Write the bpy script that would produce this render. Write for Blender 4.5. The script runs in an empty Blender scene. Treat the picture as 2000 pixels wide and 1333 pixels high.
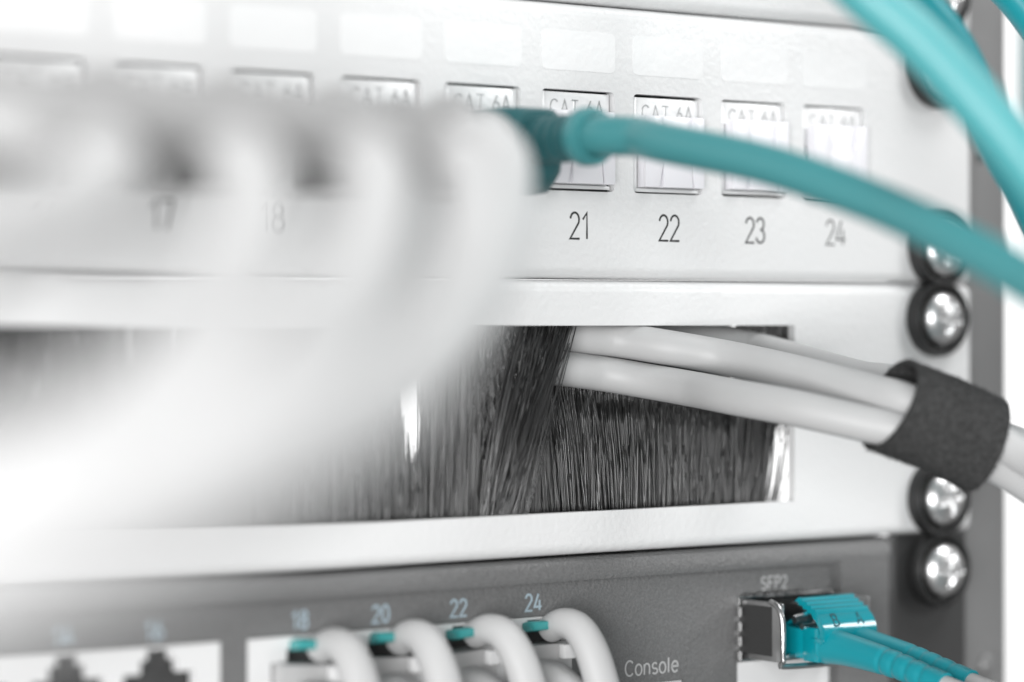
import bpy, bmesh, math, random
from mathutils import Vector, Matrix
R = math.radians
random.seed(7)
scene = bpy.context.scene
col = scene.collection
MM = 0.001                                   # everything below is written in millimetres

# ------------------------------------------------------------------ camera
# x runs along the rack front (to the right), z up, y into the rack; the panel fronts lie on y = 0
F = 5555.0                                   # 100 mm lens on a 36 mm wide sensor, in 1/2000 of the frame width
YAW = math.atan(F / 7300.0)
FWD = Vector((math.sin(YAW), math.cos(YAW), 0))
RGT = Vector((math.cos(YAW), -math.sin(YAW), 0))
D0 = 449.0
CAM = -D0 * FWD
cam_data = bpy.data.cameras.new('camera')
cam = bpy.data.objects.new('camera', cam_data); col.objects.link(cam)
cam.location = CAM * MM
cam.rotation_euler = (R(90), 0, -YAW)
cam_data.lens = 100; cam_data.sensor_width = 36
cam_data.shift_y = -34.5 / 2000
cam_data.clip_start = 0.01; cam_data.clip_end = 50
cam_data.dof.use_dof = True
cam_data.dof.focus_distance = 0.462
cam_data.dof.aperture_fstop = 6.3
cam_data.dof.aperture_blades = 0
scene.camera = cam

# ------------------------------------------------------------------ world, lamps, exposure
w = bpy.data.worlds.new('World'); scene.world = w; w.use_nodes = True
bg = w.node_tree.nodes['Background']
bg.inputs[0].default_value = (1, 1, 1, 1); bg.inputs[1].default_value = 0.29
def area(name, loc, target, size, power, sy=None):
    l = bpy.data.lights.new(name, 'AREA'); l.energy = power; l.size = size
    if sy: l.shape = 'RECTANGLE'; l.size_y = sy
    o = bpy.data.objects.new(name, l); col.objects.link(o)
    o.location = loc
    o.rotation_euler = (Vector(target) - Vector(loc)).to_track_quat('-Z', 'Y').to_euler()
    return o
area('window_light', (-1.2, -1.05, -0.02), (-0.08, 0, -0.02), 0.9, 39)
area('ceiling_light', (0.55, -0.55, 1.25), (0.02, 0, 0), 0.6, 13)
area('room_light', (0.86, -0.77, 0.40), (0.03, 0, 0), 0.22, 2.8)  # small unseen lamp added for highlights on the connector clip and cables
area('wall_light', (1.6, 0.5, 1.0), (1.7, 2.2, 0), 1.0, 110)  # unseen lamp added to whiten the wall behind the rack
scene.view_settings.view_transform = 'Standard'
scene.view_settings.look = 'None'
scene.view_settings.gamma = 1
scene.view_settings.exposure = 0.0

# ------------------------------------------------------------------ helpers
def at(x, y, d):
    """a picture position (in 1/2000 of the width) at a true distance d mm -> a point in the place"""
    p = CAM + FWD * d + RGT * ((x - 1000) * d / F)
    p.z = (632 - y) * d / F
    return p
def atp(x, y, Y=0.0):
    """where the ray through a picture position meets the plane y = Y"""
    u = (x - 1000) / F
    dr = FWD + RGT * u
    d = (Y - CAM.y) / dr.y
    return at(x, y, d)

def material(name, base, rough=0.5, metal=0.0, bump=None, spec=0.5, coat=0.0, vary=None, stretch=None, sub=0.0, trans=0.0):
    m = bpy.data.materials.new(name); m.use_nodes = True
    nt = m.node_tree; b = nt.nodes['Principled BSDF']
    if isinstance(base, (int, float)): base = (base, base, base)
    b.inputs['Base Color'].default_value = (*base, 1)
    b.inputs['Roughness'].default_value = rough
    b.inputs['Metallic'].default_value = metal
    b.inputs['Specular IOR Level'].default_value = spec
    b.inputs['Coat Weight'].default_value = coat
    b.inputs['Transmission Weight'].default_value = trans
    if sub:
        b.inputs['Subsurface Weight'].default_value = sub
        b.inputs['Subsurface Radius'].default_value = (1, 1, 1)
        b.inputs['Subsurface Scale'].default_value = 0.002
    tc = nt.nodes.new('ShaderNodeTexCoord')
    if bump:
        prev = None
        for (sc, strength, det) in bump:
            n = nt.nodes.new('ShaderNodeTexNoise'); n.inputs['Scale'].default_value = sc
            n.inputs['Detail'].default_value = det
            nt.links.new(tc.outputs['Object'], n.inputs['Vector'])
            bp = nt.nodes.new('ShaderNodeBump'); bp.inputs['Strength'].default_value = strength
            bp.inputs['Distance'].default_value = 0.0002
            nt.links.new(n.outputs['Fac'], bp.inputs['Height'])
            if prev: nt.links.new(prev.outputs['Normal'], bp.inputs['Normal'])
            prev = bp
        nt.links.new(prev.outputs['Normal'], b.inputs['Normal'])
    if vary:
        sc, lo, hi = vary
        n = nt.nodes.new('ShaderNodeTexNoise'); n.inputs['Scale'].default_value = sc; n.inputs['Detail'].default_value = 4
        src = tc.outputs['Object']
        if stretch:
            mp = nt.nodes.new('ShaderNodeMapping'); mp.inputs['Scale'].default_value = stretch
            nt.links.new(src, mp.inputs['Vector']); src = mp.outputs['Vector']
        nt.links.new(src, n.inputs['Vector'])
        rp = nt.nodes.new('ShaderNodeValToRGB')
        rp.color_ramp.elements[0].position = 0.3; rp.color_ramp.elements[1].position = 0.7
        rp.color_ramp.elements[0].color = (*[c * lo for c in base], 1)
        rp.color_ramp.elements[1].color = (*[min(1, c * hi) for c in base], 1)
        nt.links.new(n.outputs['Fac'], rp.inputs['Fac'])
        nt.links.new(rp.outputs['Color'], b.inputs['Base Color'])
    return m
M = {
 'white': material('white_powder_coat', 0.70, 0.34, bump=[(900, 0.55, 2), (160, 0.22, 2)], vary=(14, .97, 1.02)),
 'label': material('label_film', 0.80, 0.2, bump=[(600, 0.5, 2)], coat=0.3),
 'jack': material('die_cast_metal', 0.86, 0.38, 0.25, bump=[(1400, 0.25, 3)]),
 'jack_edge': material('worn_metal_edge', 0.60, 0.3, 0.9),  # darker metal stands for the shaded edges of the raised lettering
 'cap': material('white_cap_plastic', (0.78, 0.77, 0.80), 0.25),
 'ink': material('black_ink', 0.018, 0.5),
 'ink_worn': material('grey_ink', 0.09, 0.5),  # paler ink for the port numbers either side of the middle ones
 'chrome': material('chrome', 0.74, 0.33, 1.0, bump=[(260, 0.25, 3)]),
 'black': material('black_plastic', 0.016, 0.38, bump=[(1500, 0.2, 2)]),
 'switch': material('grey_switch_paint', 0.135, 0.40, bump=[(1500, 1.0, 2), (500, 0.4, 2)], vary=(3000, .84, 1.16)),
 'ear': material('dark_bracket_paint', 0.045, 0.5, bump=[(1500, 0.4, 2)]),  # darker than the face: the bracket's shadow is put into the colour
 'print': material('pale_print', 0.42, 0.5),
 'print_blue': material('pale_bluish_print', (0.33, 0.41, 0.46), 0.5),
 'cord': material('light_grey_cord', 0.70, 0.42, bump=[(200, 0.12, 3)], vary=(60, .97, 1.03)),
 'cord_thin': material('grey_switch_cord', 0.44, 0.55, bump=[(200, 0.12, 3)], vary=(60, .95, 1.04)),
 'boot': material('grey_boot', 0.40, 0.45),
 'clear': material('clear_plug_plastic', 0.55, 0.12),
 'pvc': material('pale_pvc_jacket', 0.45, 0.48, bump=[(120, 0.22, 4), (900, 0.05, 2)], vary=(40, .94, 1.04)),
 'teal': material('teal_jacket', (0.052, 0.235, 0.25), 0.32, bump=[(140, 0.12, 3)]),
 'teal_pale': material('pale_teal_jacket', (0.075, 0.33, 0.35), 0.34, bump=[(140, 0.12, 3)]),
 'teal_dark': material('deep_teal_jacket', (0.004, 0.25, 0.29), 0.36),
 'teal_boot': material('teal_boot', (0.02, 0.105, 0.115), 0.5),  # boot darker than the cable, its shadow put into the colour
 'lc': material('teal_connector', (0.002, 0.24, 0.29), 0.16, bump=[(500, 0.08, 2)], coat=.5),
 'lc_mark': material('letter_recess', (0.0, 0.06, 0.075), 0.4),  # darker teal for the raised letters on the clip
 'lcboot': material('teal_rubber_boot', (0.005, 0.25, 0.30), 0.42, bump=[(700, 0.1, 2)]),
 'led': material('teal_latch', (0.035, 0.27, 0.27), 0.22, coat=0.4, bump=[(400, .6, 3)]),  # teal glare on the plug latch, put into its colour
 'felt': material('black_felt', 0.045, 0.95, spec=0.1, bump=[(1400, 1.0, 5), (420, 0.6, 4)], vary=(1500, .65, 1.5)),
 'fuzz': material('felt_fibre', 0.075, 0.9, spec=0.1),
 'bristle': material('nylon_bristle', 0.03, 0.28, spec=0.9),
 'rail': material('galvanised_rail', 0.22, 0.38, 0.35, bump=[(300, 0.1, 3)], vary=(40, .9, 1.08)),
 'steel': material('bare_steel', 0.45, 0.28, 1.0, bump=[(900, 0.3, 3)]),
 'dark_label': material('dark_module_label', 0.028, 0.5, bump=[(1500, .3, 2)]),
 'portwhite': material('white_port_frame', 0.64, 0.3),
 'hole': material('black_port_inside', 0.010, 0.6),
 'gold': material('contact', 0.5, 0.3, 1.0),
 'wall': material('white_wall', 0.82, 0.8, bump=[(40, .2, 4)]),
}

nt = M['bristle'].node_tree                   # nylon lots mixed: every bristle has a tone of its own
an = nt.nodes.new('ShaderNodeAttribute'); an.attribute_name = 'tone'
mu = nt.nodes.new('ShaderNodeMath'); mu.operation = 'MULTIPLY'; mu.inputs[1].default_value = 0.024
nt.links.new(an.outputs['Fac'], mu.inputs[0]); nt.links.new(mu.outputs[0], nt.nodes['Principled BSDF'].inputs['Base Color'])

def link(name, me, mat, parent=None, loc=(0, 0, 0)):
    o = bpy.data.objects.new(name, me); col.objects.link(o)
    if mat and len(me.materials) == 0: me.materials.append(M[mat])
    o.location = Vector(loc) * MM
    if parent: o.parent = parent
    return o
def finish(name, bm, mat, parent=None, loc=(0, 0, 0), smooth=30, bevel=0):
    """bmesh in mm -> object"""
    if bevel:
        es = [e for e in bm.edges if len(e.link_faces) == 2 and e.calc_face_angle(0) > R(35)]
        bmesh.ops.bevel(bm, geom=es, offset=bevel, segments=2, affect='EDGES', profile=0.6)
    bmesh.ops.scale(bm, vec=(MM, MM, MM), verts=bm.verts)
    me = bpy.data.meshes.new(name); bm.to_mesh(me); bm.free()
    if smooth:
        me.polygons.foreach_set('use_smooth', [True] * len(me.polygons))
        me.set_sharp_from_angle(angle=R(smooth))
    return link(name, me, mat, parent, loc)
def empty(name, loc, label, cat, group=None):
    o = bpy.data.objects.new(name, None); col.objects.link(o); o.location = Vector(loc) * MM
    o.empty_display_size = 0.005
    tag(o, label, cat, group); return o
def tag(o, label=None, cat=None, group=None, kind=None):
    if label: o['label'] = label
    if cat: o['category'] = cat
    if group: o['group'] = group
    if kind: o['kind'] = kind
    return o
def box(bm, x0, x1, y0, y1, z0, z1):
    r = bmesh.ops.create_cube(bm, size=1)
    for v in r['verts']:
        v.co = Vector(((x0 + x1) / 2 + v.co.x * (x1 - x0), (y0 + y1) / 2 + v.co.y * (y1 - y0), (z0 + z1) / 2 + v.co.z * (z1 - z0)))
    return r['verts']
def prism(bm, pts, y0, y1):
    """polygon in (x, z), front at y0, back at y1"""
    a = [bm.verts.new((x, y0, z)) for x, z in pts]; b = [bm.verts.new((x, y1, z)) for x, z in pts]
    n = len(pts)
    fs = [bm.faces.new(a), bm.faces.new(b[::-1])]
    for i in range(n): fs.append(bm.faces.new((a[i], b[i], b[(i + 1) % n], a[(i + 1) % n])))
    bmesh.ops.recalc_face_normals(bm, faces=fs)
def loft(bm, rings, cap=True):
    """rings: lists of equally many points"""
    vs = [[bm.verts.new(p) for p in r] for r in rings]; n = len(vs[0]); fs = []
    for a, b in zip(vs, vs[1:]):
        for i in range(n): fs.append(bm.faces.new((a[i], a[(i + 1) % n], b[(i + 1) % n], b[i])))
    if cap: fs.append(bm.faces.new(vs[0][::-1])); fs.append(bm.faces.new(vs[-1]))
    bmesh.ops.recalc_face_normals(bm, faces=fs)
def lathe(bm, prof, n=40, c=(0, 0, 0)):
    """prof: (radius, y) pairs, axis along y"""
    rings = []
    for r, y in prof:
        rings.append([(c[0] + max(r, 1e-3) * math.cos(2 * math.pi * i / n), c[1] + y, c[2] + max(r, 1e-3) * math.sin(2 * math.pi * i / n)) for i in range(n)])
    loft(bm, rings)
def rrect(w, h, r, n=5, cx=0, cz=0):
    out = []
    for (sx, sz, a0) in ((1, 1, 0), (-1, 1, 90), (-1, -1, 180), (1, -1, 270)):
        for k in range(n + 1):
            a = R(a0 + 90 * k / n)
            out.append((cx + sx * (w / 2 - r) + r * math.cos(a), cz + sz * (h / 2 - r) + r * math.sin(a)))
    return out
def catmull(pts, per=10):
    pts = [Vector(p) for p in pts]
    P = [pts[0] * 2 - pts[1]] + pts + [pts[-1] * 2 - pts[-2]]
    out = []
    for i in range(1, len(P) - 2):
        p0, p1, p2, p3 = P[i - 1], P[i], P[i + 1], P[i + 2]
        for k in range(per):
            t = k / per
            out.append(0.5 * ((2 * p1) + (p2 - p0) * t + (2 * p0 - 5 * p1 + 4 * p2 - p3) * t * t + (3 * p1 - p0 - 3 * p2 + p3) * t ** 3))
    out.append(P[-2]); return out
def sweep(bm, pts, rad, n=24, squash=(1, 1), up=Vector((0, 0, 1))):
    """tube along points; rad a number or a function of the run 0..1"""
    rings = []; N = len(pts)
    side = None
    for i, p in enumerate(pts):
        t = (pts[min(i + 1, N - 1)] - pts[max(i - 1, 0)]).normalized()
        if side is None: side = t.cross(up).normalized()
        else: side = (side - t * side.dot(t)).normalized()
        nn = side.cross(t)
        r = rad(i / (N - 1)) if callable(rad) else rad
        rings.append([p + side * (r * squash[0] * math.cos(2 * math.pi * k / n)) + nn * (r * squash[1] * math.sin(2 * math.pi * k / n)) for k in range(n)])
    loft(bm, rings)
def curve_fill(outline, holes):
    """flat sheet in x,z with holes -> bmesh (front faces towards -y), at y = 0"""
    cu = bpy.data.curves.new('tmp', 'CURVE'); cu.dimensions = '2D'; cu.fill_mode = 'FRONT'
    for poly in [outline] + holes:
        s = cu.splines.new('POLY'); s.points.add(len(poly) - 1); s.use_cyclic_u = True
        for q, (x, z) in zip(s.points, poly): q.co = (x, z, 0, 1)
    o = bpy.data.objects.new('tmp', cu); col.objects.link(o)
    dg = bpy.context.evaluated_depsgraph_get()
    me = bpy.data.meshes.new_from_object(o.evaluated_get(dg))
    bm = bmesh.new(); bm.from_mesh(me)
    bpy.data.objects.remove(o); bpy.data.curves.remove(cu); bpy.data.meshes.remove(me)
    bmesh.ops.remove_doubles(bm, verts=bm.verts, dist=1e-4)
    for v in bm.verts: v.co = Vector((v.co.x, 0, v.co.y))
    for f in bm.faces:
        f.normal_update()
        if f.normal.y > 0: f.normal_flip()
    return bm
def sheet_panel(x0, x1, z0, z1, holes, r=2.0, thick=1.6, back=12, edge=0.18):
    """folded sheet metal: flat front with holes, top and bottom edges rolled back with radius r"""
    bm = curve_fill([(x0, z0 + r), (x1, z0 + r), (x1, z1 - r), (x0, z1 - r)], holes)
    be = [e for e in bm.edges if len(e.link_faces) == 1]
    def on(e, ax, val): return all(abs(v.co[ax] - val) < 1e-3 for v in e.verts)
    top = [e for e in be if on(e, 2, z1 - r)]; bot = [e for e in be if on(e, 2, z0 + r)]
    side = [e for e in be if on(e, 0, x0) or on(e, 0, x1)]
    hole = [e for e in be if e not in top and e not in bot and e not in side]
    def ext(edges, vec):
        g = bmesh.ops.extrude_edge_only(bm, edges=edges)['geom']
        vs = [q for q in g if isinstance(q, bmesh.types.BMVert)]
        for v in vs: v.co += Vector(vec)
        return [q for q in g if isinstance(q, bmesh.types.BMEdge) and all(v in vs for v in q.verts)]
    for edges, s in ((top, 1), (bot, -1)):
        cur = edges; n = 6
        for k in range(n):
            a0, a1 = R(90 * k / n), R(90 * (k + 1) / n)
            cur = ext(cur, (0, r * (math.cos(a0) - math.cos(a1)), s * r * (math.sin(a1) - math.sin(a0))))
        ext(cur, (0, back, 0))
    if side: ext(side, (0, thick, 0))
    if hole:
        g = ext(hole, (0, edge, 0))           # a small chamfer: move the front ring outwards is not needed, just round the lip
        ext(g, (0, thick - edge, 0))
    bmesh.ops.recalc_face_normals(bm, faces=bm.faces)
    return bm
def text(name, s, size, mat, parent, loc, xs=1.0, off=0.0, ext=0.02, kind=None, spacing=1.0, bev=0.0):
    """lettering standing on the xz plane, centred, cap height = size (mm)"""
    cu = bpy.data.curves.new('tmp', 'FONT'); cu.body = s; cu.align_x = 'CENTER'; cu.align_y = 'CENTER'
    cu.size = 1.0; cu.offset = off; cu.space_character = spacing; cu.resolution_u = 5
    o = bpy.data.objects.new('tmp', cu); col.objects.link(o)
    dg = bpy.context.evaluated_depsgraph_get()
    me = bpy.data.meshes.new_from_object(o.evaluated_get(dg))
    bpy.data.objects.remove(o); bpy.data.curves.remove(cu)
    ys = [v.co.y for v in me.vertices]; h = max(ys) - min(ys); mid = (max(ys) + min(ys)) / 2
    k = size / h
    bm = bmesh.new(); bm.from_mesh(me); bpy.data.meshes.remove(me)
    for v in bm.verts: v.co = Vector((v.co.x * k * xs, 0, (v.co.y - mid) * k))
    for f in bm.faces:
        f.normal_update()
        if f.normal.y > 0: f.normal_flip()
    g = bmesh.ops.extrude_face_region(bm, geom=list(bm.faces))['geom']
    for q in g:
        if isinstance(q, bmesh.types.BMVert): q.co.y -= ext
    bmesh.ops.recalc_face_normals(bm, faces=bm.faces)
    return finish(name, bm, mat, parent, loc, smooth=0)

def arc(cx, cy, rx, ry, a0, a1, n=10):
    return [(cx + rx * math.cos(R(a0 + (a1 - a0) * i / n)), cy + ry * math.sin(R(a0 + (a1 - a0) * i / n))) for i in range(n + 1)]
GL = {   # strokes in a box one unit high; (advance width, strokes)
 '1': (.46, [[(.08, .74), (.30, 1), (.30, 0)]]),
 '2': (.56, [arc(.27, .73, .23, .27, 172, -28, 12) + [(.03, 0), (.53, 0)]]),
 '3': (.56, [arc(.26, .76, .21, .24, 165, -90, 12), arc(.26, .27, .24, .27, 90, -168, 14)]),
 '4': (.58, [[(.42, 0), (.42, .62)], [(.33, 1), (.03, .22), (.57, .22)]]),
 '6': (.56, [[(.37, 1), (.10, .50)], arc(.27, .29, .24, .29, 0, 360, 20)]),
 '7': (.54, [[(.03, .88), (.03, 1), (.51, 1), (.22, 0)]]),
 '8': (.56, [arc(.27, .76, .20, .24, 0, 360, 18), arc(.27, .27, .24, .27, 0, 360, 18)]),
 '9': (.56, [[(.17, 0), (.44, .50)], arc(.27, .71, .24, .29, 0, 360, 20)]),
 '0': (.56, [arc(.27, .5, .24, .5, 0, 360, 24)]),
 '5': (.56, [[(.48, 1), (.09, 1), (.06, .52)], arc(.26, .30, .25, .30, 128, -160, 16)]),
 'C': (.72, [arc(.38, .5, .34, .5, 42, 318, 20)]),
 'A': (.68, [[(.02, 0), (.33, 1), (.64, 0)], [(.12, .30), (.54, .30)]]),
 'B': (.64, [[(.06, 0), (.06, 1), (.33, 1)] + arc(.33, .76, .22, .24, 90, -90, 8) + [(.06, .52)], arc(.34, .26, .25, .26, 90, -90, 8) + [(.06, 0)]]),
 'T': (.62, [[(.02, 1), (.60, 1)], [(.31, 1), (.31, 0)]]),
 'S': (.62, [arc(.30, .75, .25, .25, 30, 250, 12) + arc(.30, .26, .27, .26, 70, -150, 12)]),
 'F': (.56, [[(.06, 0), (.06, 1), (.54, 1)], [(.06, .52), (.48, .52)]]),
 'P': (.62, [[(.06, 0), (.06, 1), (.33, 1)] + arc(.33, .74, .24, .26, 90, -90, 8) + [(.06, .48)]]),
 'o': (.58, [arc(.28, .36, .25, .36, 0, 360, 20)]),
 'n': (.56, [[(.06, 0), (.06, .70)], [(.06, .42)] + arc(.27, .46, .21, .26, 150, 0, 8) + [(.48, 0)]]),
 's': (.50, [arc(.25, .53, .19, .19, 30, 250, 10) + arc(.25, .18, .21, .18, 70, -150, 10)]),
 'l': (.24, [[(.09, 0), (.09, 1)]]),
 'e': (.56, [[(.04, .38), (.52, .38)] + arc(.28, .36, .25, .36, 5, 320, 18)]),
 ' ': (.30, []),
}
def stroke_text(name, s, size, mat, parent, loc, width=.1, xs=1.0, gap=.12, ext=.03):
    """thin single-stroke lettering standing on the xz plane, centred, size = cap height in mm"""
    tot = sum(GL[c][0] + gap for c in s) - gap; x0 = -tot / 2
    bm = bmesh.new(); lay = 0
    for c in s:
        for st in GL[c][1]:
            P = [Vector(((x0 + x) * size * xs, 0, (y - .5) * size)) for x, y in st]
            closed = (P[0] - P[-1]).length < 1e-3
            hw = width * size / 2; yo = -ext - lay * .004; lay = (lay + 1) % 4
            L_, R_, n = [], [], len(P)
            for i, p in enumerate(P):
                a = P[i - 1] if i else (P[-2] if closed else None)
                b = P[i + 1] if i < n - 1 else (P[1] if closed else None)
                d1 = (p - a).normalized() if a is not None else None
                d2 = (b - p).normalized() if b is not None else None
                d = ((d1 or d2) + (d2 or d1)).normalized()
                nn = Vector((-d.z, 0, d.x)); k = 1.0
                if d1 and d2: k = min(1.8, 1 / max(.3, d.dot(d1)))
                L_.append(p + nn * hw * k); R_.append(p - nn * hw * k)
            va = [[bm.verts.new((q.x, yo, q.z)), bm.verts.new((w_.x, yo, w_.z)), bm.verts.new((w_.x, .01, w_.z)), bm.verts.new((q.x, .01, q.z))] for q, w_ in zip(L_, R_)]
            for a, b in zip(va, va[1:]):
                for k in range(4): bm.faces.new((a[k], a[(k + 1) % 4], b[(k + 1) % 4], b[k]))
            if not closed: bm.faces.new(va[0][::-1]); bm.faces.new(va[-1])
        x0 += GL[c][0] + gap
    bmesh.ops.recalc_face_normals(bm, faces=bm.faces)
    return finish(name, bm, mat, parent, loc, smooth=0)

# ================================================================== THE SETTING
bm = bmesh.new(); box(bm, -3000, 5000, 2400, 2500, -1500, 2200)
wall = finish('wall', bm, 'wall', smooth=0); tag(wall, kind='structure')

XL, XR = -381.0, atp(1893, 600).x            # panel ends (482.6 mm wide panel)
SEAM = 7.1; U = 44.45
PITCH = 18.4; P24 = atp(1630, 300).x
PORT_AT = [1630, 1473, 1305, 1130, 944, 746, 535, 313, 78, -170, -435, -715]
def port_x(n): return atp(PORT_AT[24 - n], 300).x

# rack rail ------------------------------------------------------------
RX0, RX1 = XR - 16, atp(1962, 600, 2).x
holes = []
z = -43.7 - 2 * U
rail = empty('rack_rail', (RX0, 2.5, -200), 'grey steel rack rail upright behind the screwed panel ends', 'rack rail')
hz = []
for k in range(-4, 5):
    for d in (6.35, 22.25, 38.1):
        hz.append(SEAM + k * U + d)
hb = atp(1914, 310, 2.5)
small = [(hb.x, hb.z + k * U, 1.0) for k in (-1, 0, 1, 2)]
bm = curve_fill([(RX0, -200), (RX1, -200), (RX1, 260), (RX0, 260)],
                [[(x + r * math.cos(2 * math.pi * i / 16), h + r * math.sin(2 * math.pi * i / 16)) for i in range(16)] for x, h, r in small])
be = [e for e in bm.edges if len(e.link_faces) == 1]
def _ext(bm, edges, vec):
    g = bmesh.ops.extrude_edge_only(bm, edges=edges)['geom']
    vs = [q for q in g if isinstance(q, bmesh.types.BMVert)]
    for v in vs: v.co += Vector(vec)
    return [q for q in g if isinstance(q, bmesh.types.BMEdge) and all(v in vs for v in q.verts)]
redge = [e for e in be if all(abs(v.co.x - RX1) < 1e-3 for v in e.verts)]
others = [e for e in be if e not in redge]
cur = redge
for k in range(6):
    a0, a1 = R(15 * k), R(15 * (k + 1))
    cur = _ext(bm, cur, (1.6 * (math.sin(a1) - math.sin(a0)), 1.6 * (math.cos(a0) - math.cos(a1)), 0))
_ext(bm, cur, (0, 22, 0))
_ext(bm, others, (0, 2, 0))
for v in bm.verts: v.co += Vector((-RX0, 0, 200))
bmesh.ops.recalc_face_normals(bm, faces=bm.faces)
finish('upright', bm, 'rail', rail)
for h in (-62.0,):
    bm = bmesh.new(); lathe(bm, [(0.1, -1.6), (1.5, -1.4), (2.0, -0.6), (2.0, 0)], 24, (atp(1930, 1262, 2).x - RX0, 0, h + 200))
    finish('rivet', bm, 'rail', rail)

# ================================================================== PANELS
def panel_body(name, z0, label, holes=()):
    t = empty(name, (0, 0, z0), label, 'panel')
    bm = sheet_panel(XL, XR, z0 + 0.12, z0 + U - 0.12, list(holes))
    for v in bm.verts: v.co.z -= z0
    f = finish('faceplate', bm, 'white', t)
    return t, f
# top panel (only its lower lip shows)
top_panel, _ = panel_body('blank_panel', SEAM + U, 'white blank panel at the very top, only its rounded lower edge in view')

# patch panel ----------------------------------------------------------
PZ = SEAM
JZ = atp(1305, 284).z                        # middle height of the openings
ports = range(13, 25)
OW, OH = 14.9, 16.2
patch, _ = panel_body('patch_panel', PZ, 'white patch panel with numbered openings and shiny label fields',
                      [rrect(OW, OH, 0.8, 4, port_x(n), JZ) for n in ports])
bm = bmesh.new(); box(bm, XL + 8, XR - 18, 3.2, 5, .8, U - .8); finish('jack_carrier', bm, 'black', patch)  # black plate added to keep the gaps round the jacks dark
# one jack, one cap, one label, then copies
JY = 0.95
def jack_frame():
    bm = bmesh.new()
    w, h = OW - 0.7, OH - 0.7
    # body block with a shallow raised rim on the left, bottom and top
    box(bm, -w / 2, w / 2, JY + 0.5, 16, -h / 2, h / 2)
    box(bm, -w / 2, -w / 2 + 0.75, JY - 0.35, JY + 0.55, -h / 2, h / 2)
    box(bm, -w / 2 + 0.76, w / 2, JY - 0.30, JY + 0.55, -h / 2, -h / 2 + 0.6)
    box(bm, -w / 2 + 0.76, w / 2, JY - 0.1, JY + 0.55, h / 2 - 3.7, h / 2)
    return bm
jm = finish('keystone_jack', jack_frame(), 'jack', patch, bevel=0.14)
def dust_cap():
    bm = bmesh.new()
    x0, x1, z0, z1 = -5.75, 6.85, -7.0, 4.75
    box(bm, x0, x1, -0.35, 1.05, z0, z1)
    prism(bm, [(x0 + .02, z1 - .02), (x0 + 3.3, z1 - .02), (x0 + 3.9, z1 - 5.2), (x0 + 3.9, -2.2), (x0 + 2.8, z0 + .02), (x0 + .02, z0 + .02)], -1.15, -0.33)
    prism(bm, [(x1 - 2.2, z1 - .02), (x1 - .02, z1 - .02), (x1 - .02, z0 + .02), (x1 - 2.0, z0 + .02), (x1 - 2.8, -2.2), (x1 - 2.8, z1 - 5.2)], -1.15, -0.33)
    prism(bm, [(x0 + 3.92, z1 - 4.6), (x1 - 2.82, z1 - 4.6), (x1 - 2.82, -2.2), (x1 - 2.4, z0 + .05), (x0 + 3.92, z0 + .05)], -1.02, -0.33)
    return bm
cap_o = finish('dust_cap', dust_cap(), 'cap', jm, bevel=0.12)
let_o = stroke_text('jack_lettering', 'CAT 6A', 2.3, 'jack_edge', jm, (0.3, JY - 0.1, 5.35), width=.09, xs=1.05, gap=.2, ext=0.14)
bm = bmesh.new(); prism(bm, [(-5.6, -6.6), (5.6, -6.6), (5.6, 1.2), (3, 1.2), (3, 2.6), (-3, 2.6), (-3, 1.2), (-5.6, 1.2)], JY - .12, JY + .6)
sock_o = finish('socket_opening', bm, 'hole', jm)
bm = bmesh.new(); prism(bm, rrect(15.2, 6.4, 1.0, 5), -0.06, 0.02)
lab_o = finish('label_field', bm, 'label', patch)
LZ = atp(1300, 113).z; NZ = atp(1308, 446).z
for n in ports:
    x = port_x(n)
    if n == 24: j, c, l, L = jm, cap_o, let_o, lab_o
    else:
        j = jm.copy(); col.objects.link(j); j.parent = patch
        l = let_o.copy(); col.objects.link(l); l.parent = j
        L = lab_o.copy(); col.objects.link(L); L.parent = patch
        if n not in (21, 22, 23):
            q = sock_o.copy(); col.objects.link(q); q.parent = j
        if n in (21, 22, 23):
            c = cap_o.copy(); col.objects.link(c); c.parent = j
    rr = random.Random(n)
    j.location = Vector((x + rr.uniform(-.12, .12), 0, JZ - PZ + rr.uniform(-.1, .1))) * MM
    L.location = Vector((x, 0, LZ - PZ)) * MM
    stroke_text('port_number', str(n), 4.2, 'ink' if n in (21, 22, 23) else 'ink_worn', patch, (x + .25, 0, NZ - PZ), width=.085, ext=0.02, gap=.06, xs=.92)['label'] = 'printed number %d' % n

# brush panel ----------------------------------------------------------
BZ = SEAM - U
WX1 = atp(1552, 800).x; WT = atp(1552, 636).z; WB = atp(1552, 979).z
brush, _ = panel_body('brush_panel', BZ, 'white cable entry panel with a long slot filled with black brush bristles',
                      [rrect(WX1 + 300, WT - WB, 0.35, 3, (WX1 - 300) / 2, (WT + WB) / 2)])

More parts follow.
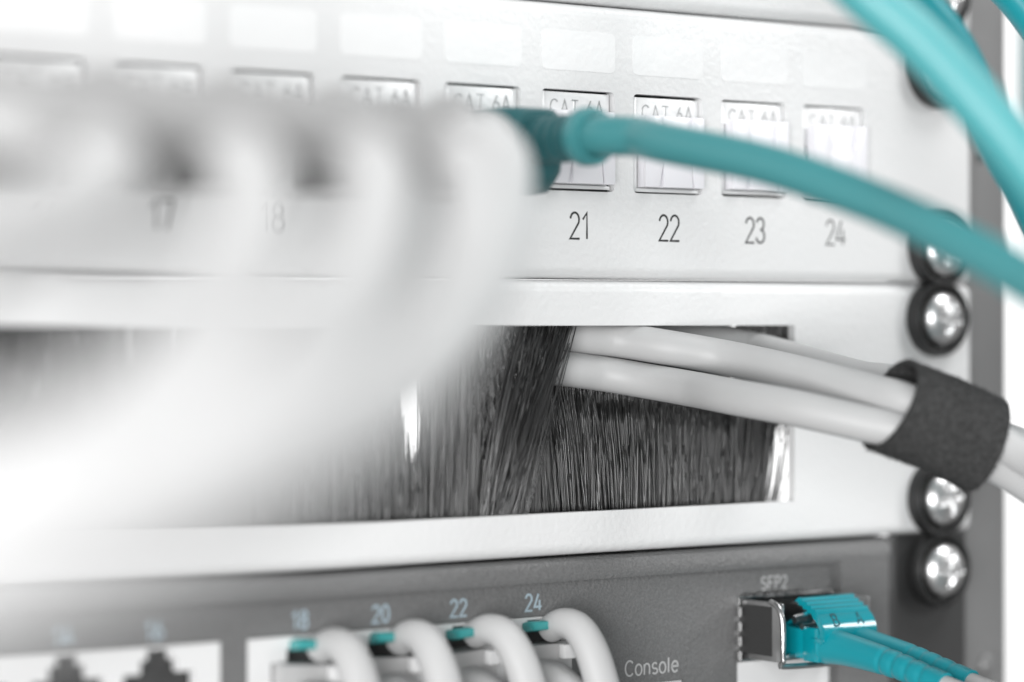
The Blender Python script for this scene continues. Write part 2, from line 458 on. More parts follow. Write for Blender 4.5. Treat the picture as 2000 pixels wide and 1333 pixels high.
shade_rng = random.Random(21)
class Hairs:
    def __init__(s): s.v = []; s.f = []; s.c = []
    def add(s, pts, w):
        n = len(pts); b = len(s.v)
        s.c += [min(3.2, max(.12, math.exp(shade_rng.gauss(-.25, .75))))] * (3 * n)
        for i, p in enumerate(pts):
            k = w * (1 - 0.35 * (i / (n - 1)) ** 3)
            for a in (90, 210, 330):
                s.v.append((p[0] + k * math.cos(R(a)), p[1] + k * math.sin(R(a)), p[2]))
        for i in range(n - 1):
            for k in range(3):
                a, c = b + i * 3 + k, b + i * 3 + (k + 1) % 3
                s.f.append((a, c, c + 3, a + 3))
        s.f.append((b + n * 3 - 3, b + n * 3 - 2, b + n * 3 - 1))
    def build(s, name, mat, parent):
        me = bpy.data.meshes.new(name)
        me.from_pydata([(x * MM, y * MM, (z) * MM) for x, y, z in s.v], [], s.f); me.update()
        me.polygons.foreach_set('use_smooth', [True] * len(me.polygons))
        at_ = me.attributes.new('tone', 'FLOAT', 'POINT'); at_.data.foreach_set('value', s.c)
        o = link(name, me, mat, parent, (0, 0, -BZ)); o['kind'] = 'stuff'; return o
def hair(H, b, t, bend=(0, 0, 0), w=0.11, n=7):
    b, t, bend = Vector(b), Vector(t), Vector(bend)
    H.add([b.lerp(t, i / n) + bend * math.sin(math.pi * i / n) for i in range(n + 1)], w)
g = random.Random(3)
lo, up = Hairs(), Hairs()
GAPX0, GAPX1 = -20.0, -13.2
XB1 = WX1 - 4.6
# lower brush: clumps of bristles with a common lean
x = -125.0
while x < XB1 + 3.5:
    clump = g.gauss(0, 0.55); lenj = g.gauss(0, 1.0)
    wd = g.uniform(1.2, 3.0)
    for k in range(int(wd * (34 if x > -95 else 14))):
        bx = x + g.uniform(0, wd)
        Y = g.choice((3.4, 3.9, 4.5, 5.2, 6.0, 6.6, 7.3, 8.0, 8.6)) + g.uniform(-.3, .3)
        if bx > XB1 + (Y - 3.4) * .7: continue
        zt = -5.5 + g.gauss(0, 2.0) + lenj
        if 6 < bx < XB1 - 6 and Y < 6.5: zt = min(zt, -11.5 - (bx - 6) * .10 + g.gauss(0, .8))
        lean = g.gauss(0, 0.35) + clump
        if 8 < bx < 40:
            lean -= 3.4 * (1 - abs(bx - 14) / 30)
        if bx > XB1 - 6: zt = -8 + g.gauss(0, 1.5); lean += (bx - XB1 + 6) * 1.0
        if GAPX0 - 1 < bx < GAPX1 + .4: zt = -25.0 + abs(bx - GAPX1) * 1.9 + g.gauss(0, .8); lean *= .3
        if bx < GAPX0 - 2: zt = -12 + g.gauss(0, 2)
        w = g.uniform(.085, .13) * (1.5 if Y > 6.5 else 1)
        hair(lo, (bx, Y, -34), (bx + lean, Y + g.uniform(-.5, .5), zt), (g.gauss(0, .18) - lean * .12, g.uniform(-.3, .3), 0), w)
        if k % 7 == 0:                                     # short cut ends standing proud in front
            hair(lo, (bx, 2.7 + g.random(), -34), (bx + lean * .4 + g.gauss(0, .3), 2.4 + g.random(), -22 + g.gauss(0, 3.4)), (g.gauss(0, .1), -.2, 0), w)
    x += wd
# upper brush
x = -125.0
while x < WX1 + 3.0:
    clump = g.gauss(0, 0.5); wd = g.uniform(1.2, 3.0)
    for k in range(int(wd * (26 if x > -95 else 13))):
        bx = x + g.uniform(0, wd)
        Y = g.choice((4.4, 5.0, 5.7, 6.3)) + g.uniform(-.3, .3) + (4.6 if 7 < bx < 53 else 0)
        if GAPX0 < bx < GAPX1: continue
        zt = -14 + g.gauss(0, 2.2) if bx < 0 else -17 + g.gauss(0, 2.5)
        if bx < -2: zt = -22 + g.gauss(0, 4)
        lean = g.gauss(0, .3) + clump
        if GAPX0 - 7 < bx <= GAPX0: lean += 2.2 * (bx - GAPX0 + 7) / 7
        if 0 < bx < 7: lean -= (bx) * .9
        hair(up, (bx, Y, 3), (bx + lean, Y + g.uniform(-.4, .4), zt), (g.gauss(0, .2), 0, 0), g.uniform(.085, .13))
    x += wd
# the tuft that the cables push aside: bundles crossing towards the upper right
for k in range(190):
    q = g.random(); bx = -5.0 + 6.0 * q
    w_ = g.uniform(.12, .2)
    hair(lo, (bx, 2.2 + g.random() * .8, -34), (4.0 + 8.5 * q + g.gauss(0, 1.6), 1.75 + g.random() * .5, 1.8 + g.uniform(-6, .5)), (g.gauss(-1.1, 1.0), -.6 + g.gauss(0, .25), 0), w_, 9)
for k in range(26):                                        # strays that cross the cables
    q = g.random(); bx = -3.5 + 7 * q
    hair(lo, (bx, 2.0, -34), (11.0 + 3.6 * g.random(), 1.7 + g.random() * .2, 1.6 + g.uniform(-3, .4)), (g.gauss(-1.6, .5), -1.6, 0), g.uniform(.08, .12), 10)
for k in range(120):                                       # rooted further right, swept back to the left
    q = g.random(); bx = 2.5 + 9 * q
    hair(lo, (bx, 2.6 + g.random(), -34), (4.4 + 3.6 * q + g.gauss(0, .5), 2.6, g.uniform(-16, -10)), (g.gauss(-.3, .2), -.3, 0), g.uniform(.09, .13), 8)
for k in range(150):                                       # hanging down from above, tangled with them
    bx = g.uniform(-5, 6)
    hair(lo, (bx, 2.9, 3), (bx + g.gauss(1.0, 2.4), 1.8 + g.random() * 1.2, g.uniform(-20, -8)), (g.gauss(0, .6), -.4, 0), g.uniform(.09, .14), 8)
for k in range(240):                                       # short crossing ends
    bx = g.uniform(-6, 6); z0 = g.uniform(-22, -2)
    hair(lo, (bx, 2.2 + g.random(), z0), (bx + g.gauss(1.2, 1.6), 1.6 + g.random() * .8, z0 + g.uniform(3, 8)), (g.gauss(0, .3), 0, 0), g.uniform(.11, .18), 5)
for k in range(70):                                        # upright ones left of the tuft
    bx = g.uniform(-14, -5)
    hair(lo, (bx, 2.3 + g.random() * .6, -34), (bx + g.gauss(.6, .5), 2.4, g.uniform(-8, 1)), (g.gauss(0, .3), -.2, 0), g.uniform(.09, .13), 7)
lo.build('lower_bristles', 'bristle', brush)
up.build('upper_bristles', 'bristle', brush)
bm = bmesh.new(); box(bm, -300, WX1 - 3.2, 2.6, 7.4, -36.5, -31.2); finish('brush_holder', bm, 'steel', brush, (0, 0, -BZ), bevel=.3)
bm = bmesh.new(); box(bm, -300, WX1 - 0.6, 3.6, 7.4, 1.0, 5.5); finish('brush_holder', bm, 'black', brush, (0, 0, -BZ), bevel=.3)

# ================================================================== NETWORK SWITCH
SZ = BZ                                       # its top
switch = empty('network_switch', (0, 0, SZ - U), 'dark grey network switch with a row of ports below the brush panel', 'network switch')
SOFF = (0, 0, -(SZ - U))
SX1 = atp(1737, 1200).x
IX1 = atp(1641, 1110).x                       # right end of the recessed inner face
IZ1 = atp(1630, 1100).z                       # its top
REC = 1.25
# rim: chamfered frame round the recessed face
bm = bmesh.new()
zt, zb = SZ - 0.35, SZ - U + 0.5
prof = [(zt - 0.0, 3.0), (zt - 0.0, 1.4), (zt - 0.5, 0.35), (zt - 1.3, -0.15), (zt - 2.6, -0.35), (IZ1 + 0.45, -0.35), (IZ1 + 0.1, -0.2), (IZ1, REC + .1)]
a = [bm.verts.new((XL + 20, y, z)) for z, y in prof]; b = [bm.verts.new((IX1, y, z)) for z, y in prof]
for i in range(len(prof) - 1): bm.faces.new((a[i], b[i], b[i + 1], a[i + 1]))
# right part of the rim
b2 = [bm.verts.new((SX1, y, z)) for z, y in prof[:5]]
for i in range(4): bm.faces.new((b[i], b2[i], b2[i + 1], b[i + 1]))
c0 = bm.verts.new((IX1 + .4, -0.35, IZ1 + 0.45)); c1 = bm.verts.new((IX1 + .4, -0.35, zb)); c2 = bm.verts.new((SX1 - .5, -0.35, zb)); c3 = bm.verts.new((SX1 - .5, -0.35, zt - 2.6))
bm.faces.new((b[4], b2[4], c3)); bm.faces.new((b[4], c3, c2, c1, c0)); bm.faces.new((b[4], c0, b[5]))
d0 = bm.verts.new((IX1, -0.2, IZ1 + .1)); d1 = bm.verts.new((IX1, -0.2, zb)); e0 = bm.verts.new((IX1, REC + .1, IZ1)); e1 = bm.verts.new((IX1, REC + .1, zb))
bm.faces.new((c0, c1, d1, d0)); bm.faces.new((d0, d1, e1, e0)); bm.faces.new((b[5], c0, d0))
f0 = bm.verts.new((SX1, 0.3, zb)); f1 = bm.verts.new((SX1, 0.3, zt - 2.6)); bm.faces.new((c3, b2[4], f1)); bm.faces.new((c3, f1, f0, c2))
g0 = bm.verts.new((SX1, 12, zb)); g1 = bm.verts.new((SX1, 12, zt - 2.6)); bm.faces.new((f1, g1, g0, f0))
bmesh.ops.remove_doubles(bm, verts=bm.verts, dist=0.01)
bmesh.ops.recalc_face_normals(bm, faces=bm.faces)
for f in bm.faces:
    if abs(f.normal.y) > .9 and f.normal.y > 0: f.normal_flip()
finish('bezel', bm, 'switch', switch, SOFF, smooth=25)

SPX = [atp(1058, 1222).x - 14.75 * i for i in range(4)]      # ports 24, 22, 20, 18
SPX2 = [SPX[3] - 25.0 - 14.75 * i for i in range(4)]          # 16, 14, 12, 10
PTOP = atp(1050, 1212).z
SFPX0, SFPX1 = atp(1449, 1230).x, atp(1632, 1230).x
SFZ1, SFZ0 = atp(1450, 1166).z, atp(1450, 1292).z
blocks = [(SPX[3] - 10, SPX[0] + 6.4), (SPX2[3] - 7.7, SPX2[0] + 10.4)]
hl = [[(x0, zb + 1), (x1, zb + 1), (x1, PTOP + .5), (x0, PTOP + .5)] for x0, x1 in blocks]
hl.append([(SFPX0, zb + 1), (SFPX1, zb + 1), (SFPX1, SFZ1), (SFPX0, SFZ1)])
CX0, CX1 = atp(1195, 1330).x, atp(1345, 1330).x; CZ = atp(1340, 1329).z
hl.append([(CX0, zb + 2), (CX1, zb + 2), (CX1, CZ), (CX0, CZ)])
bm = curve_fill([(XL + 20, zb), (IX1, zb), (IX1, IZ1 + .05), (XL + 20, IZ1 + .05)], hl)
es = [e for e in bm.edges if len(e.link_faces) == 1]
_ext(bm, es, (0, 1.2, 0))
for v in bm.verts: v.co.y += REC
bmesh.ops.recalc_face_normals(bm, faces=bm.faces)
finish('front_face', bm, 'switch', switch, SOFF)
bm = bmesh.new(); box(bm, XL + 22, SX1 - .5, 3.2, 260, zb + .3, zt - .05); finish('housing', bm, 'ear', switch, SOFF, bevel=.4)
# ear
bm = bmesh.new()
ex0 = SX1 + 0.35
pr = [(ex0, 14), (ex0, 1.6), (ex0 + .25, .7), (ex0 + .8, .25), (ex0 + 1.6, 0.2), (ex0 + 2.0, .5), (ex0 + 2.4, .8), (XR - .4, .8), (XR - .1, 1.0), (XR - .1, 2.3)]
A = [bm.verts.new((x, y, SZ - U + .5)) for x, y in pr]; B = [bm.verts.new((x, y, SZ - .1)) for x, y in pr]
for i in range(len(pr) - 1): bm.faces.new((A[i], A[i + 1], B[i + 1], B[i]))
bmesh.ops.recalc_face_normals(bm, faces=bm.faces)
finish('mounting_ear', bm, 'ear', switch, SOFF, smooth=50)

# port blocks: white frames with keyed openings
def keyed(cx, top):
    """outline of a modular socket with its latch notch upwards"""
    w = 5.9; n1 = 3.1; n2 = 2.0
    return [(cx - w, top - 12.2), (cx + w, top - 12.2), (cx + w, top - 3.4), (cx + n1, top - 3.4), (cx + n1, top - 1.5), (cx + n2, top - 1.5), (cx + n2, top), (cx - n2, top), (cx - n2, top - 1.5), (cx - n1, top - 1.5), (cx - n1, top - 3.4), (cx - w, top - 3.4)]
for bi, ((x0, x1), xs) in enumerate(zip(blocks, (SPX, SPX2))):
    bm = curve_fill([(x0 + .1, zb + 1.1), (x1 - .1, zb + 1.1), (x1 - .1, PTOP + .4), (x0 + .1, PTOP + .4)],
                    [keyed(cx, PTOP) for cx in xs])
    es = [e for e in bm.edges if len(e.link_faces) == 1]
    _ext(bm, es, (0, 1.5, 0))
    for v in bm.verts: v.co.y += REC - .15
    bmesh.ops.recalc_face_normals(bm, faces=bm.faces)
    fr = finish('port_frame', bm, 'portwhite', switch, SOFF)
    for i, cx in enumerate(xs):
        bm = bmesh.new()
        k = keyed(cx, PTOP)
        rings = [[(cx + (x - cx) * s, y, z) for x, z in k] for s, y in ((1.0, REC + 1.3), (0.97, 11.5))]
        loft(bm, rings, cap=False)
        bm.faces.new([v for v in bm.verts][-len(k):])
        finish('port_socket', bm, 'hole', fr)
    nums = ('24', '22', '20', '18') if bi == 0 else ('16', '14', '12', '10')
    for cx, s in zip(xs, nums):
        t = stroke_text('port_number', s, 2.6, 'print_blue', switch, (cx - .7, REC, PTOP + 2.75 - (SZ - U)), width=.14, xs=1.0, ext=.03)
        t['label'] = 'printed number ' + s
t = stroke_text('console_lettering', 'Console', 2.45, 'print', switch, (0, 0, 0), width=.125, gap=.10, xs=1.08, ext=.03)
p = atp(1273, 1302, REC); t.location = Vector((p.x, REC, p.z - (SZ - U))) * MM
t = stroke_text('module_lettering', 'SFP2', 2.1, 'print', switch, (0, 0, 0), width=.13, gap=.16, ext=.03)
p = atp(1512, 1138, REC); t.location = Vector((p.x, REC, p.z - (SZ - U))) * MM
# console port insert
bm = bmesh.new(); box(bm, CX0 + .1, CX1 - .1, REC + .3, 10, zb + 2.1, CZ - .1); finish('console_port', bm, 'portwhite', switch, SOFF, bevel=.2)

# cage of the module bay, with spring fingers
cage = bmesh.new()
cw = 0.35
for (x0, x1, z0, z1) in ((SFPX0 + .02, SFPX0 + cw, SFZ0, SFZ1 - .05), (SFPX1 - cw, SFPX1 - .02, SFZ0, SFZ1 - .05), (SFPX0 + cw + .01, SFPX1 - cw - .01, SFZ1 - .4, SFZ1 - .05), (SFPX0 + cw + .01, SFPX1 - cw - .01, SFZ0 - .1, SFZ0 + .25)):
    box(cage, x0, x1, REC - .5, 30, z0, z1)
cg = finish('module_cage', cage, 'steel', switch, SOFF, bevel=.08)
def finger(cx, cz, vertical):
    bm = bmesh.new()
    if vertical: rings = [[(cx - .1 - .55 * math.sin(q), -1.2 + REC + 1.6 * q / math.pi, cz + s) for s in (-.75, .75)] for q in [math.pi * i / 6 for i in range(7)]]
    else: rings = [[(cx + s, -1.2 + REC + 1.6 * q / math.pi, cz + .1 + .5 * math.sin(q)) for s in (-.75, .75)] for q in [math.pi * i / 6 for i in range(7)]]
    vs = [[bm.verts.new(p) for p in r] for r in rings]
    for a, b in zip(vs, vs[1:]): bm.faces.new((a[0], a[1], b[1], b[0]))
    gg = bmesh.ops.solidify(bm, geom=list(bm.faces), thickness=.12)
    return bm
for k in range(4): finish('spring_finger', finger(SFPX0 + .1, SFZ1 - 2.6 - k * 2.45, True), 'rail', cg)
for k in range(6): finish('spring_finger', finger(SFPX0 + 1.9 + k * 2.4, SFZ1 - .1, False), 'steel', cg)
# second, empty bay under it: pale frame
bm = bmesh.new(); box(bm, SFPX0 + .1, SFPX1 - .1, REC + .2, 10, zb + 1.1, SFZ0 - .35)
finish('lower_bay_cover', bm, 'portwhite', switch, SOFF, bevel=.2)

# transceiver module in the cage ---------------------------------------
TX = (SFPX0 + SFPX1) / 2; TZ = (SFZ0 + SFZ1) / 2
sfp = empty('fiber_transceiver', (TX, 0, TZ), 'metal transceiver module pushed into the bay marked SFP2, its dark label facing left', 'transceiver')
tw, th = (SFPX1 - SFPX0) / 2 - .55, (SFZ1 - SFZ0) / 2 - .5
bm = bmesh.new()
box(bm, -tw, -tw + .8, -9.0, 2.05, -th, th); box(bm, tw - .8, tw, -9.0, 2.05, -th, th)
box(bm, -tw + .81, tw - .81, -7.0, 2.05, -th, -th + .9)
box(bm, -.5, .5, -6.0, 2.05, -th + .91, th - 1)
finish('module_shell', bm, 'steel', sfp, bevel=.15)
bm = bmesh.new(); box(bm, -tw, tw, 2.06, 40, -th, th); finish('module_body', bm, 'hole', sfp)
bm = bmesh.new(); box(bm, -tw - .1, -tw - .01, -6.9, 1.9, -th + .9, th - .7); finish('module_label', bm, 'dark_label', sfp)
bm = bmesh.new()                              # bail lever: bent wire
bp = [(-tw - .45, -7.0, th + .2), (-tw - .45, -8.9, th - .6), (-tw - .45, -9.8, th - 2.4), (-tw - .45, -10.1, 0), (-tw - .45, -10.1, -th + .6), (-tw + .6, -10.2, -th - .5), (tw - .6, -10.2, -th - .5), (tw + .2, -10.0, -th + .6), (tw + .2, -9.4, -th + 2.5), (tw + .1, -8.6, -th + 4)]
sweep(bm, catmull(bp, 6), .5, 12, up=Vector((1, 0, 0.1)))
finish('bail_lever', bm, 'steel', sfp)

# duplex fibre connector ------------------------------------------------
fib = empty('fiber_cable', (TX, -3, TZ), 'bright teal duplex fiber connector lettered B and A, with two ribbed boots', 'fiber cord')
for s in (-1, 1):
    cx = s * 3.15
    bm = bmesh.new()
    box(bm, cx - 2.35, cx + 2.35, -6.5, 6, -4.9, .5)
    box(bm, cx - 2.65, cx + 2.65, -10.5, -6.51, -5.2, .9)
    finish('connector_body', bm, 'lc', fib, bevel=.3)
    bm = bmesh.new()                          # latch arm rising towards the clip
    loft(bm, [[(cx - .9, 1 - 8 * q, .5 + 3.6 * q), (cx + .9, 1 - 8 * q, .5 + 3.6 * q), (cx + .9, 1 - 8 * q, -.2 + 3.8 * q), (cx - .9, 1 - 8 * q, -.2 + 3.8 * q)] for q in (0, .3, .7, 1)])
    finish('latch_arm', bm, 'lc', fib, bevel=.1)
    ctr = [(cx, -10.4, -2.3), (cx, -16, -2.7), (cx - .2, -26, -3.9), (cx - .3, -39, -6.3)]
    def br(q):
        base = 3.2 - 1.15 * q
        if q < .02: base += .1
        if .60 < q < .93: base -= .22 * abs(math.sin((q - .60) * math.pi * 12.1)) ** 6
        return base
    bm = bmesh.new(); sweep(bm, catmull(ctr, 40), br, 32); finish('boot', bm, 'lcboot', fib, smooth=60)
    ctr = [(cx - .3, -37, -6), (cx + .3, -54, -10), (cx + 3, -78, -19), (cx + 8, -104, -36), (cx + 12, -130, -64)]
    bm = bmesh.new(); sweep(bm, catmull(ctr, 8), 1.7, 20); finish('fiber_lead', bm, 'pvc', fib)
fib.scale = (.94, .94, .94)
# clip: curved cover with ridges and embossed letters; profile in (y, z)
bm = bmesh.new()
prof = []
y, z = -6.0, 6.1
for k in range(4):
    prof += [(y, z), (y - .85, z - .12), (y - .95, z - .55), (y - 1.15, z - .6)]
    y -= 1.15; z -= .60
FC, FR = (-9.4, -.6), (3.3, 4.35)              # the rounded face: an elliptic arc
for k in range(13):
    a = R(22 + 76 * k / 12)
    prof.append((FC[0] - FR[0] * math.sin(a), FC[1] + FR[1] * math.cos(a)))
inner = [(y + 1.0, z - .8) for y, z in prof[::-1]]
loop = prof + inner
loft(bm, [[(x, y, z) for y, z in loop] for x in (-6.3, 6.5)])
box(bm, -6.4, 7.6, -12.4, -9.2, -1.6, -.9)
finish('duplex_clip', bm, 'lc', fib, bevel=0, smooth=22)
for s, ch in ((-1, 'B'), (1, 'A')):
    t = stroke_text('clip_letter', ch, 2.3, 'lc_mark', fib, (0, 0, 0), width=.12, ext=.06, xs=1.0)
    a = R(48)
    t.location = Vector((s * 2.9, FC[0] - FR[0] * math.sin(a) + .06, FC[1] + FR[1] * math.cos(a))) * MM
    t.rotation_euler = (-math.atan2(FR[1] * math.sin(a), FR[0] * math.cos(a)) + R(0), 0, 0)
    tg = math.atan2(FR[0] * math.cos(a), FR[1] * math.sin(a)); t.rotation_euler = (-tg, 0, 0)
bm = bmesh.new()
sweep(bm, [Vector((-6.1, -4.6, 2.0)), Vector((-5.0, -4.8, 2.2)), Vector((-3.4, -4.8, 2.3))], .75, 14)
sweep(bm, [Vector((-6.1, -6.6, .9)), Vector((-4.8, -6.6, .9)), Vector((-3.0, -6.7, 1.0))], .55, 14)
finish('latch_tip', bm, 'chrome', fib)  # chrome pieces added as the bright highlight on the latch

# ================================================================== SCREWS
def head_mesh():
    bm = bmesh.new()
    n, m = 72, 30; Rr = 4.7; rings = []
    for i in range(m + 1):
        r = Rr * (i / m) ** .9; ring = []
        for k in range(n):
            a = 2 * math.pi * k / n; x, z = r * math.cos(a), r * math.sin(a)
            y = -2.9 * math.sqrt(max(0, 1 - (r / Rr) ** 2.4))
            d = max(0, min(1, 1 - r / 3.1)) ** .6
            arm = min(abs(x), abs(z)); s = max(0, 1 - (arm / .72) ** 4)
            y += 1.5 * d * s
            ring.append(bm.verts.new((x, y, z)))
        rings.append(ring)
    for a, b in zip(rings, rings[1:]):
        for k in range(n): bm.faces.new((a[k], b[k], b[(k + 1) % n], a[(k + 1) % n]))
    bmesh.ops.remove_doubles(bm, verts=bm.verts, dist=.001)
    bmesh.ops.recalc_face_normals(bm, faces=bm.faces)
    return bm
def washer_mesh():
    bm = bmesh.new()
    lathe(bm, [(4.2, 0), (6.75, 0), (6.85, -.8), (6.75, -2.2), (6.35, -2.8), (5.9, -2.75), (5.2, -1.5), (4.2, -1.2)], 56)
    return bm
SX = atp(1832, 600).x - 1.0
slot = [SEAM + U + 6.35, SEAM + U - 6.35, SEAM + 6.35, SEAM - 6.35, SEAM - U + 6.35, SEAM - U - 6.35]
slabels = ['chrome crosshead screw in black cup washer at the top right corner, beside the teal cables',
           'screw in black cup washer almost hidden behind the diagonal teal cables',
           'screw in black washer partly covered by the long teal cord, above another screw',
           'chrome screw in black cup washer at the upper right of the brush panel',
           'chrome screw in black washer just below the felt cable strap',
           'chrome screw holding the dark ear of the network switch']
scr = empty('panel_screw', (0, 0, 0), slabels[0], 'screw', 'crosshead screws along the rack rail')
hd = finish('screw_head', head_mesh(), 'chrome', scr, (0, -1.9, 0), smooth=60)
ws = finish('cup_washer', washer_mesh(), 'black', scr)
for i, z in enumerate(slot):
    if i == 0: s = scr; h = hd
    else:
        s = scr.copy(); col.objects.link(s); s['label'] = slabels[i]
        h = hd.copy(); col.objects.link(h); h.parent = s
        q = ws.copy(); col.objects.link(q); q.parent = s
    jx = random.Random(i + 40)
    s.location = Vector((SX + jx.uniform(-.4, .4) + (0.6 if i == 5 else 0), 0.4 if i == 5 else -0.05, z + jx.uniform(-.3, .3))) * MM
    h.rotation_euler = (0, R(jx.uniform(0, 90)), 0)

# ================================================================== CORDS
def plug_cord(name, n, colour, boot, label, path, group=None, rad=3.0, out=30, bl=1.0, sleeve=0):
    """a patch cord plugged into port n of the patch panel: plug body, ribbed boot, cable"""
    px = port_x(n)
    t = empty(name, (px, 0, JZ), label, 'patch cord', group)
    dz = -1.4 if n == 20 else -3.2
    bz = -1.5 if n == 20 else -3.2
    rs = 0.89 if n == 20 else 1.0
    bm = bmesh.new()
    loft(bm, [[(x, y, z + dz) for x, z in rrect(w, h, r_, 4, 0, c)] for (y, w, h, r_, c) in
              ((1, 11.6, 12.5, .6, -1.2), (-6 * bl, 11.8, 13.2, 1.2, -1.5), (-10 * bl, 11.6, 13.0, 1.8, -1.4), (-13.2 * bl, 10.2, 11.2, 2.4, -.6), (-14.5 * bl, 8.4, 8.6, 3, .2))])
    finish('plug_body', bm, boot, t, smooth=40)
    bm = bmesh.new(); prism(bm, [(-2.6, -8.6), (2.6, -8.6), (2.9, -6.2), (-2.9, -6.2)], -12.5, 1); finish('plug_latch', bm, boot, t, bevel=.4)
    pr = [(3.2, -13)]
    y = -14.6
    while y > -out + 4.5:
        pr += [(4.1, y), (4.1, y - 1.2), (3.1, y - 1.45), (3.1, y - 2.3)]; y -= 2.5
    pr += [(3.5, y), (3.6, -out + 3.2), (3.2, -out + 2)]
    pc = [(3.3, -out + 3.3), (4.6, -out + 3.1), (5.0, -out + 2.4), (5.0, -out + .9), (4.6, -out), (3.6, -out - .1), (3.2, -out + 1)]
    pr = [(r_ * rs, y_) for r_, y_ in pr]
    bm = bmesh.new(); lathe(bm, pr, 36, (0, 0, bz)); finish('strain_relief', bm, boot, t, smooth=40)
    bm = bmesh.new(); lathe(bm, [(r_ * rs, y_) for r_, y_ in pc], 36, (0, 0, bz)); finish('boot_collar', bm, colour if n == 20 else boot, t, smooth=40)
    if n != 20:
        bm = bmesh.new(); box(bm, -6.35, -5.0, -27, -15.5, -10.2, -4.0); finish('latch_recess', bm, 'hole', t, bevel=.4)  # solid black box added on the plug's side, standing for a dark slot
    base = Vector((px, 0, JZ))
    pts = [Vector((0, -out + 4, bz)), Vector((0, -out - 1, bz))] + [p - base for p in path]
    bm = bmesh.new(); sweep(bm, catmull(pts, 10), rad, 28); finish('cable', bm, colour, t)
    if sleeve:                                   # grey sleeve drawn over the first stretch of the cord
        bm = bmesh.new(); sweep(bm, catmull(pts, 10)[:sleeve], rad + .2, 28); finish('cable_sleeve', bm, boot, t)
    return t
plug_cord('network_cable', 20, 'teal', 'teal_boot', 'teal patch cord plugged in left of port 21, sweeping across to the right edge',
          [at(1245, 268, 419), at(1300, 280, 414), at(1500, 322, 401), at(1700, 392, 387), at(1850, 462, 374), at(2000, 545, 362), at(2200, 680, 345), at(2500, 950, 335), at(2760, 1500, 345), at(2800, 2300, 360)], rad=3.0, out=28)
G = 'light grey patch cords fanning down to the left'
plug_cord('network_cable', 19, 'cord', 'boot', 'light grey blurred patch cord just left of the teal plug body',
          [at(945, 275, 396), at(952, 380, 367), at(905, 560, 332), (at(770, 720, 293)), at(560, 860, 256), at(260, 965, 225), at(-100, 1030, 201), at(-600, 1120, 189)], G, out=27, sleeve=20, bl=1.75, rad=3.6)
plug_cord('network_cable', 18, 'cord', 'boot', 'light grey blurred patch cord whose bend touches the teal plug, lower edge of the fan',
          [at(890, 272, 390), at(972, 300, 368), at(982, 385, 347), at(950, 540, 316), at(850, 685, 285), at(695, 810, 252), at(450, 925, 222), at(130, 1020, 198), at(-200, 1085, 184), at(-700, 1180, 175)], G, out=46, sleeve=15, bl=2.4, rad=3.6)
plug_cord('network_cable', 17, 'cord', 'boot', 'light grey blurred patch cord over number 18, running in the middle of the fan',
          [at(640, 275, 372), at(755, 318, 350), at(780, 420, 322), at(720, 600, 290), at(600, 760, 256), at(380, 880, 226), at(60, 980, 200), at(-400, 1080, 185)], G, out=48, sleeve=22, bl=2.1, rad=3.6)
plug_cord('network_cable', 16, 'cord', 'boot', 'nearest light grey patch cord, lowest streak at the bottom left',
          [at(760, 276, 340), at(895, 318, 310), at(925, 430, 285), at(880, 600, 260), at(760, 765, 228), at(570, 890, 200), at(300, 1020, 176), at(-50, 1120, 160), at(-500, 1220, 150)], G, out=52, sleeve=32, bl=2.1, rad=3.6)
plug_cord('network_cable', 15, 'cord', 'boot', 'light grey blurred patch cord forming the middle streak of the fan',
          [at(600, 272, 330), at(720, 318, 293), at(735, 420, 263), at(670, 600, 231), at(510, 770, 200), at(230, 920, 182), at(-200, 1040, 168), at(-700, 1160, 160)], G, out=55, sleeve=32, bl=2.4, rad=3.6)
plug_cord('network_cable', 14, 'cord', 'boot', 'light grey blurred patch cord forming the upper edge of the fan',
          [at(360, 268, 322), at(470, 314, 285), at(490, 420, 254), at(430, 600, 222), at(270, 780, 195), at(20, 920, 175), at(-500, 1080, 165)], G, out=55, sleeve=32, bl=2.4, rad=3.6)
plug_cord('network_cable', 13, 'cord', 'boot', 'light grey blurred patch cord curling off the left edge over number 16',
          [at(110, 262, 318), at(205, 310, 285), at(150, 390, 254), at(-40, 470, 223), at(-400, 560, 192)], G, out=55, sleeve=32, bl=2.4, rad=3.6)

def cable(name, label, pts, r, mat, cat='cable', group=None):
    base = pts[0]
    bm = bmesh.new(); sweep(bm, catmull([p - base for p in pts], 10), r, 28)
    return tag(finish(name, bm, mat, None, base), label, cat, group)
cable('teal_cable', 'thick pale teal cable crossing the top right corner in front of the other one',
      [at(1100, -1500, 400), at(1330, -700, 392), at(1540, -180, 386), at(1668, -34, 384), at(1797, 81, 382), at(1903, 196, 380), at(1998, 312, 378), at(2150, 520, 374), at(2300, 760, 370), at(2480, 1300, 372), at(2520, 2000, 380)], 3.65, 'teal_pale')
cable('teal_cable', 'deep teal cable crossing behind the thick pale one at the top right',
      [at(1300, -1500, 410), at(1480, -640, 415), at(1665, -140, 420), at(1790, 0, 424), at(1846, 68, 427), at(1888, 140, 430), at(1922, 224, 433), at(1962, 306, 436), at(2016, 400, 440), at(2090, 560, 445), at(2150, 800, 450), at(2220, 1400, 455), at(2200, 2000, 460)], 3.2, 'teal_dark')
cable('teal_cable', 'dark teal cable cutting off the uppermost right corner',
      [at(1450, -1500, 460), at(1650, -560, 458), at(1860, -140, 455), at(1975, -15, 452), at(2055, 85, 450), at(2180, 260, 450), at(2300, 500, 450), at(2460, 1100, 455), at(2440, 2000, 460)], 3.2, 'teal_dark')
